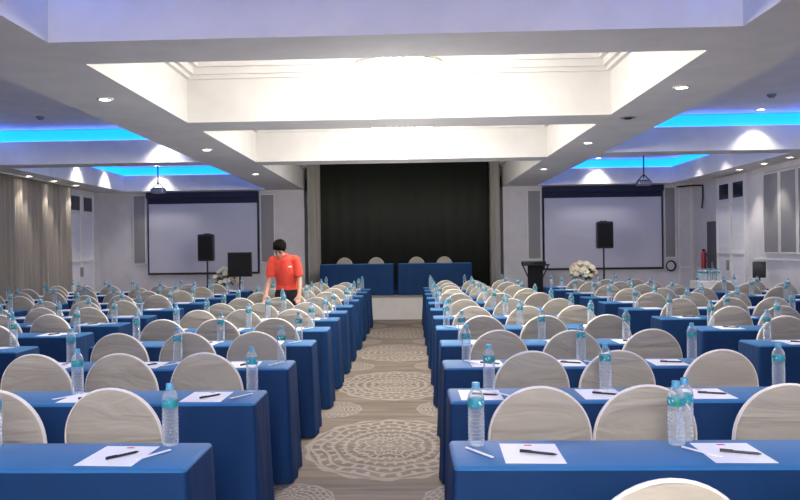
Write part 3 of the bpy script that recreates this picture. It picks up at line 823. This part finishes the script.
flowers(-3.78, 17.25, .98, .27, 'bouquet of cream and pink flowers beside the black monitor', 5, 'white pedestal under the left hand bouquet')

# keyboard console on cross legs
t = thing('keyboard_stand', 'black cross-legged stand with black cloth beneath a console, right of stage', 'stand', (2.66, 17.5, 0))
for s in (-1, 1):
    bm = nb(); tube(bm, (-.26*s, -.12*s*.3, .015), (.26*s, -.12*s*.3, 1.12), .014); obj('leg', bm, M['black'], t)
bm = nb(); box(bm, -.27, .27, -.17, .17, 1.12, 1.15, bev=.006); obj('shelf', bm, M['black'], t)
bm = nb(); box(bm, -.15, .15, -.06, .12, .16, 1.12, bev=.02); obj('hanging_cloth', bm, M['blackcloth'], t)
t = thing('mixing_console', 'slim black keyboard console lying on the cross-legged stand', 'console', (2.62, 17.5, 1.151))
bm = nb(); box(bm, -.24, .24, -.13, .13, 0, .06, bev=.008); obj('body', bm, M['black'], t)
bm = nb()
for k in range(10): box(bm, -.2+k*.04, -.17+k*.04, -.12, -.02, .06, .066)
obj('keys', bm, M['metal'], t, smooth=False)

# refreshment table by the right wall
t = thing('side_table', 'small white clothed table carrying a cluster of bottles near right wall', 'table', (5.92, 16.55, 0))
bm = nb(); box(bm, -.32, .32, -.24, .24, .77, .80, bev=.01); obj('tabletop', bm, M['white'], t)
bm = nb(); rows = []
for z, fl, fo in ((.795, .004, 0), (.5, .01, .006), (.02, .03, .012)):
    row = []
    for i in range(64):
        a = 2*PI*i/64; cx = max(-1, min(1, 1.35*math.cos(a)))*(.32+fl); cy = max(-1, min(1, 1.35*math.sin(a)))*(.24+fl); f = 1+fo*3*math.sin(i*1.9)
        row.append(bm.verts.new((cx*f, cy*f, z)))
    rows.append(row)
for A, B in zip(rows, rows[1:]):
    for i in range(64): bm.faces.new((A[i], A[(i+1) % 64], B[(i+1) % 64], B[i]))
obj('tablecloth', bm, M['white'], t)
for k in range(10):
    place_bottle(5.70+.088*(k % 5)+.01*(k//5), 16.45+.12*(k//5), .801, 'clear water bottle in the cluster on the white side table', 'bottles on the side table')
t = thing('floor_speaker', 'small black speaker on a short pole stand near right wall', 'loudspeaker', (6.12, 14.75, 0), -.5)
bm = nb(); box(bm, -.10, .10, -.09, .09, .92, 1.20, bev=.01); obj('cabinet', bm, M['black'], t)
bm = nb(); tube(bm, (0, 0, .02), (0, 0, .92), .018); obj('pole', bm, M['black'], t)
bm = nb(); lathe(bm, [(0, 0), (.14, 0), (.14, .015), (.02, .03), (0, .03)], 20); obj('base', bm, M['black'], t)

# cable coil and drop cable
bm = nb()
for q in range(3):
    pr = None
    for i in range(25):
        a = 2*PI*i/24; p = Vector((5.89+(.09+.010*q)*math.cos(a), YF-.012-.01*q, 1.05+(.10+.01*q)*math.sin(a)))
        if pr is not None: tube(bm, pr, p, .008, n=6)
        pr = p
tag(obj('coiled_cable', bm, M['black']), 'coil of black cable hung on the wall under the right screen edge', 'cable')
bm = nb(); pr = None
for p in ((6.04, YF-.04, 2.82), (6.30, 18.5, 2.82), (XR-.03, 18.3, 2.80), (XR-.03, 18.3, 2.55), (XR-.05, 18.32, 2.30)):
    if pr: tube(bm, pr, p, .018, n=8)
    pr = p
tag(obj('hanging_cable', bm, M['black']), 'dark cable hanging down in the corner right of right screen', 'cable')

# projectors
def projector(x, y, label):
    t = thing('projector', label, 'projector', (x, y, 2.58), group='ceiling projectors')
    h = CZ+.56-2.58
    bm = nb(); box(bm, -.12, .12, -.10, .10, 0, .08, bev=.015, seg=3); obj('body', bm, M['metal'], t)
    bm = nb(); tube(bm, (.05, .10, .04), (.05, .13, .04), .03, n=16); obj('lens', bm, M['black'], t)
    bm = nb(); tube(bm, (0, 0, .13), (0, 0, h-.02), .012); obj('pole', bm, M['black'], t)
    bm = nb(); box(bm, -.09, .09, -.09, .09, h-.02, h-.001); box(bm, -.10, .10, -.02, .02, .08, .10); tube(bm, (-.12, 0, .07), (0, 0, .2), .01, n=6); tube(bm, (.12, 0, .07), (0, 0, .2), .01, n=6); obj('bracket', bm, M['black'], t)
projector(-4.55, 15.0, 'projector on a ceiling pole in front of the left screen')
projector(4.22, 15.0, 'projector on a ceiling pole in front of the right screen')

# ------------------------------------------------------------------ person
def loft(P, rad, n=20):
    """closed tapering limb or trunk: elliptical rings through the points P, radii (across, deep), rounded ends"""
    P = [Vector(p) for p in P]; rad = [r if isinstance(r, tuple) else (r, r) for r in rad]
    Q, RR = [], []
    for i in range(len(P)-1):
        for j in range(6):
            f = j/6; a = P[max(i-1, 0)]; b = P[i]; c = P[i+1]; d = P[min(i+2, len(P)-1)]
            Q.append(.5*((2*b)+(c-a)*f+(2*a-5*b+4*c-d)*f*f+(3*b-a-3*c+d)*f**3)); g = f*f*(3-2*f)
            RR.append((rad[i][0]*(1-g)+rad[i+1][0]*g, rad[i][1]*(1-g)+rad[i+1][1]*g))
    Q.append(P[-1]); RR.append(rad[-1])
    bm = nb(); rings = []
    def ring_at(p, d, r):
        a = (Vector((1, 0, 0))-d*d.x); a = a.normalized() if a.length > .2 else d.orthogonal().normalized(); b = d.cross(a)
        return [bm.verts.new(p+a*r[0]*math.cos(2*PI*k/n)+b*r[1]*math.sin(2*PI*k/n)) for k in range(n)]
    T = [(Q[min(i+1, len(Q)-1)]-Q[max(i-1, 0)]).normalized() for i in range(len(Q))]
    for e in (.25, .7): rings.append(ring_at(Q[0]-T[0]*min(RR[0])*.5*(1-e), T[0], (RR[0][0]*math.sin(e*PI/2), RR[0][1]*math.sin(e*PI/2))))
    for p, d, r in zip(Q, T, RR): rings.append(ring_at(p, d, r))
    for e in (.7, .25): rings.append(ring_at(Q[-1]+T[-1]*min(RR[-1])*.5*(1-e), T[-1], (RR[-1][0]*math.sin(e*PI/2), RR[-1][1]*math.sin(e*PI/2))))
    for A, B in zip(rings, rings[1:]):
        for k in range(n): bm.faces.new((A[k], A[(k+1) % n], B[(k+1) % n], B[k]))
    bm.faces.new(rings[0][::-1]); bm.faces.new(rings[-1])
    me = bpy.data.meshes.new('loft'); bmesh.ops.recalc_face_normals(bm, faces=bm.faces); bm.to_mesh(me); bm.free(); return me
def join_meshes(meshes):
    bm = nb()
    for m in meshes: bm.from_mesh(m)
    return bm
def remesh_obj(name, bm, m, parent, vox, smooth=2):
    o = obj(name, bm, m, parent)
    r = o.modifiers.new('r', 'REMESH'); r.mode = 'VOXEL'; r.voxel_size = vox; r.use_smooth_shade = True
    s = o.modifiers.new('s', 'SMOOTH'); s.iterations = smooth; s.factor = .5
    dg = bpy.context.evaluated_depsgraph_get(); dg.update()
    me = bpy.data.meshes.new_from_object(o.evaluated_get(dg)); o.modifiers.clear(); o.data = me
    if not me.materials: me.materials.append(m)
    for p in me.polygons: p.use_smooth = True
    return o
PX, PY = -1.71, 11.67
P = thing('person', 'person in a red polo shirt and black trousers leaning over a blue table', 'person', (PX, PY, 0))
# joints, person faces -y; leaning forward, both hands resting at the table edge region
pel = (0, .0, .93); wst = (0, -.03, 1.06); chs = (-.02, -.11, 1.24); shc = (-.03, -.155, 1.37); nck = (-.045, -.195, 1.435); 
shL = (-.185, -.15, 1.35); shR = (.145, -.15, 1.355)
elL = (-.235, -.12, 1.10); elR = (.190, -.13, 1.10)
wrL = (-.260, -.27, .90); wrR = (.205, -.28, .90)
hdL = (-.260, -.325, .835); hdR = (.200, -.335, .835)
hpL = (-.09, .0, .90); hpR = (.09, .0, .90); knL = (-.10, -.015, .50); knR = (.11, .0, .50); anL = (-.10, .02, .09); anR = (.12, .03, .09); toL = (-.11, -.10, .04); toR = (.13, -.09, .04)
ms = [loft([(0, 0, .88), pel, wst, chs, shc, nck], [(.135, .10), (.140, .100), (.125, .090), (.145, .105), (.110, .075), (.052, .052)])]
for sh, el, wr, hd in ((shL, elL, wrL, hdL), (shR, elR, wrR, hdR)):
    ms.append(loft([sh, el, wr], [.050, .040, .027])); ms.append(loft([wr, hd], [(.027, .022), (.041, .018)]))
for hpj, kn, an in ((hpL, knL, anL), (hpR, knR, anR)): ms.append(loft([hpj, kn, an], [.082, .055, .038]))
for s, h, el in ((-1, hdL, wrL), (1, hdR, wrR)):
    d = (Vector(h)-Vector(el)).normalized()
    for k, (off, ln) in enumerate(((-.026, .070), (-.009, .080), (.009, .076), (.025, .060))):
        b0 = Vector(h)+Vector((off, 0, 0))-d*.01; b1 = b0+d*.045; b2 = b1+(d+Vector((0, -.7, -.2))).normalized()*ln*.4; b3 = b2+Vector((0, -.35, -.8)).normalized()*ln*.32
        ms.append(loft([b0, b1, b2, b3], [.0105, .0095, .0085, .0072], 10))
    b0 = Vector(h)+Vector((-s*.022, 0, .02)); b1 = b0+Vector((-s*.026, -.015, -.022)); b2 = b1+Vector((-s*.010, -.012, -.028))
    ms.append(loft([b0, b1, b2], [.013, .0105, .009], 10))
bm = join_meshes(ms)
# head, tilted down and a little to the left
HC = Vector((-.065, -.250, 1.515))
rot = Matrix.Rotation(math.radians(36), 3, 'X') @ Matrix.Rotation(math.radians(-8), 3, 'Z')
def hp(x, y, z): return HC + rot @ Vector((x, y, z))
def ell(bm, c, rad, sub=3):
    r = bmesh.ops.create_icosphere(bm, subdivisions=sub, radius=1)
    for v in r['verts']: v.co = HC + rot @ (Vector((v.co.x*rad[0], v.co.y*rad[1], v.co.z*rad[2]))+Vector(c))
ell(bm, (0, .012, .025), (.076, .092, .088)); ell(bm, (0, -.018, -.035), (.060, .070, .078)); ell(bm, (0, -.055, -.085), (.030, .026, .026), 2)
ell(bm, (0, -.094, -.012), (.011, .018, .024), 2); ell(bm, (0, -.100, -.026), (.017, .014, .010), 2)
ell(bm, (0, -.080, -.056), (.024, .012, .012), 2)
for s in (-1, 1):
    ell(bm, (s*.078, .012, -.012), (.010, .020, .032), 2); ell(bm, (s*.030, -.070, .022), (.026, .018, .010), 2)
tube(bm, Vector(nck)-Vector((0, -.01, .05)), hp(0, .02, -.03), .052, .048, n=16)
body = remesh_obj('body', bm, M['skin'], P, .0065, 3)
for s in (-1, 1):
    bm = nb(); ell(bm, (s*.030, -.083, .004), (.014, .008, .007), 2); obj('eye', bm, M['black'], P)
    bm = nb(); ell(bm, (s*.030, -.089, .026), (.020, .006, .004), 2); obj('eyebrow', bm, M['hair'], P)
bm = nb(); ell(bm, (0, -.091, -.058), (.020, .005, .004), 2); obj('mouth', bm, mat('lips', (.42, .15, .12), .5), P)
bm = nb(); ell(bm, (0, .022, .048), (.092, .104, .090)); 
ell(bm, (0, .06, -.01), (.080, .065, .085)); ell(bm, (0, -.050, .085), (.070, .045, .036))
for k in range(26):
    a = k*2.4; r_ = .06*math.sqrt(k/26); ell(bm, (r_*math.cos(a)*1.1, .01+r_*math.sin(a)-.01, .112), (.022, .026, .022), 1)
for k in range(7): ell(bm, (-.055+k*.018, -.086, .066+.006*(k % 2)), (.013, .012, .022), 1)
for s in (-1, 1): ell(bm, (s*.078, -.012, .028), (.012, .030, .034), 2)
remesh_obj('hair', bm, M['hair'], P, .006, 1)
# polo shirt with short sleeves
sl = lambda a, b, f: tuple(a[i]+(b[i]-a[i])*f for i in range(3))
ms = [loft([(0, 0, .96), (0, -.01, 1.0), wst, chs, shc, (-.045, -.185, 1.425)], [(.165, .128), (.160, .122), (.148, .112), (.160, .122), (.135, .098), (.070, .070)])]
for sh, el in ((shL, elL), (shR, elR)): ms.append(loft([Vector(sh)+(Vector(shc)-Vector(sh))*.35+Vector((0, 0, .005)), sh, sl(sh, el, .80)], [.066, .064, .062]))
bm = join_meshes(ms); shirt = remesh_obj('polo_shirt', bm, M['shirt'], P, .009, 3)
bm = nb()
c0 = Vector((-.045, -.188, 1.432)); pr = None
for i in range(19):
    a = PI*1.5+.25+(2*PI-.5)*i/18; p = c0+Vector((.064*math.cos(a), .06*math.sin(a), .012*math.sin(a)))
    if pr is not None: tube(bm, pr, p, .013, n=8)
    pr = p
obj('collar', bm, M['shirtdark'], shirt)
bm = nb(); box(bm, -.045, -.03, -.268, -.255, 1.22, 1.36, bev=.004); obj('placket', bm, M['shirtdark'], shirt)
bm = nb(); box(bm, .05, .10, -.262, -.250, 1.265, 1.285, bev=.003); obj('chest_logo', bm, M['paper'], shirt)
# trousers
ms = [loft([(0, 0, .80), (0, 0, .88), (0, 0, .965)], [(.150, .10), (.165, .122), (.155, .115)])]
for hpj, kn, an in ((hpL, knL, (-.10, .02, .10)), (hpR, knR, (.12, .03, .10))): ms.append(loft([hpj, kn, an], [.092, .075, .068]))
remesh_obj('trousers', join_meshes(ms), M['trousers'], P, .010, 2)
bm = nb(); pr = None
for i in range(25):
    a = 2*PI*i/24; p = Vector((.158*math.cos(a), .118*math.sin(a), .935))
    if pr is not None: tube(bm, pr, p, .016, n=6)
    pr = p
obj('belt', bm, M['black'], P)
for s, an, to in ((-1, anL, toL), (1, anR, toR)):
    bm = nb(); m = loft([(an[0], an[1]+.03, .045), (an[0], an[1]-.05, .04), (to[0], to[1]-.04, .034)], [(.042,.044),(.045,.04),(.038,.03)])
    obj('shoe', join_meshes([m]), M['black'], P)

# ------------------------------------------------------------------ camera, world, view
cam = bpy.data.cameras.new('camera'); cam.lens = 830/800*36; cam.sensor_width = 36; cam.shift_x = .0325; cam.clip_start = .05; cam.clip_end = 100
co = bpy.data.objects.new('camera', cam); C.objects.link(co)
co.matrix_world = Matrix.Translation((0, 0, 1.49)) @ Matrix.Rotation(.041, 4, 'Z') @ Matrix.Rotation(PI/2, 4, 'X') @ Matrix.Rotation(-.013, 4, 'Z')
sc.camera = co
w = bpy.data.worlds.new('world'); sc.world = w; w.use_nodes = True
w.node_tree.nodes['Background'].inputs[0].default_value = (.6, .65, .8, 1); w.node_tree.nodes['Background'].inputs[1].default_value = .1
sc.view_settings.view_transform = 'Standard'; sc.view_settings.look = 'None'; sc.view_settings.gamma = 1; sc.view_settings.use_curve_mapping = False
sc.view_settings.exposure = 0.70
sc.cycles.use_denoising = True
sc.cycles.transparent_max_bounces = 32
sc.cycles.max_bounces = 8
sc.cycles.diffuse_bounces = 5
sc.cycles.sample_clamp_indirect = 6
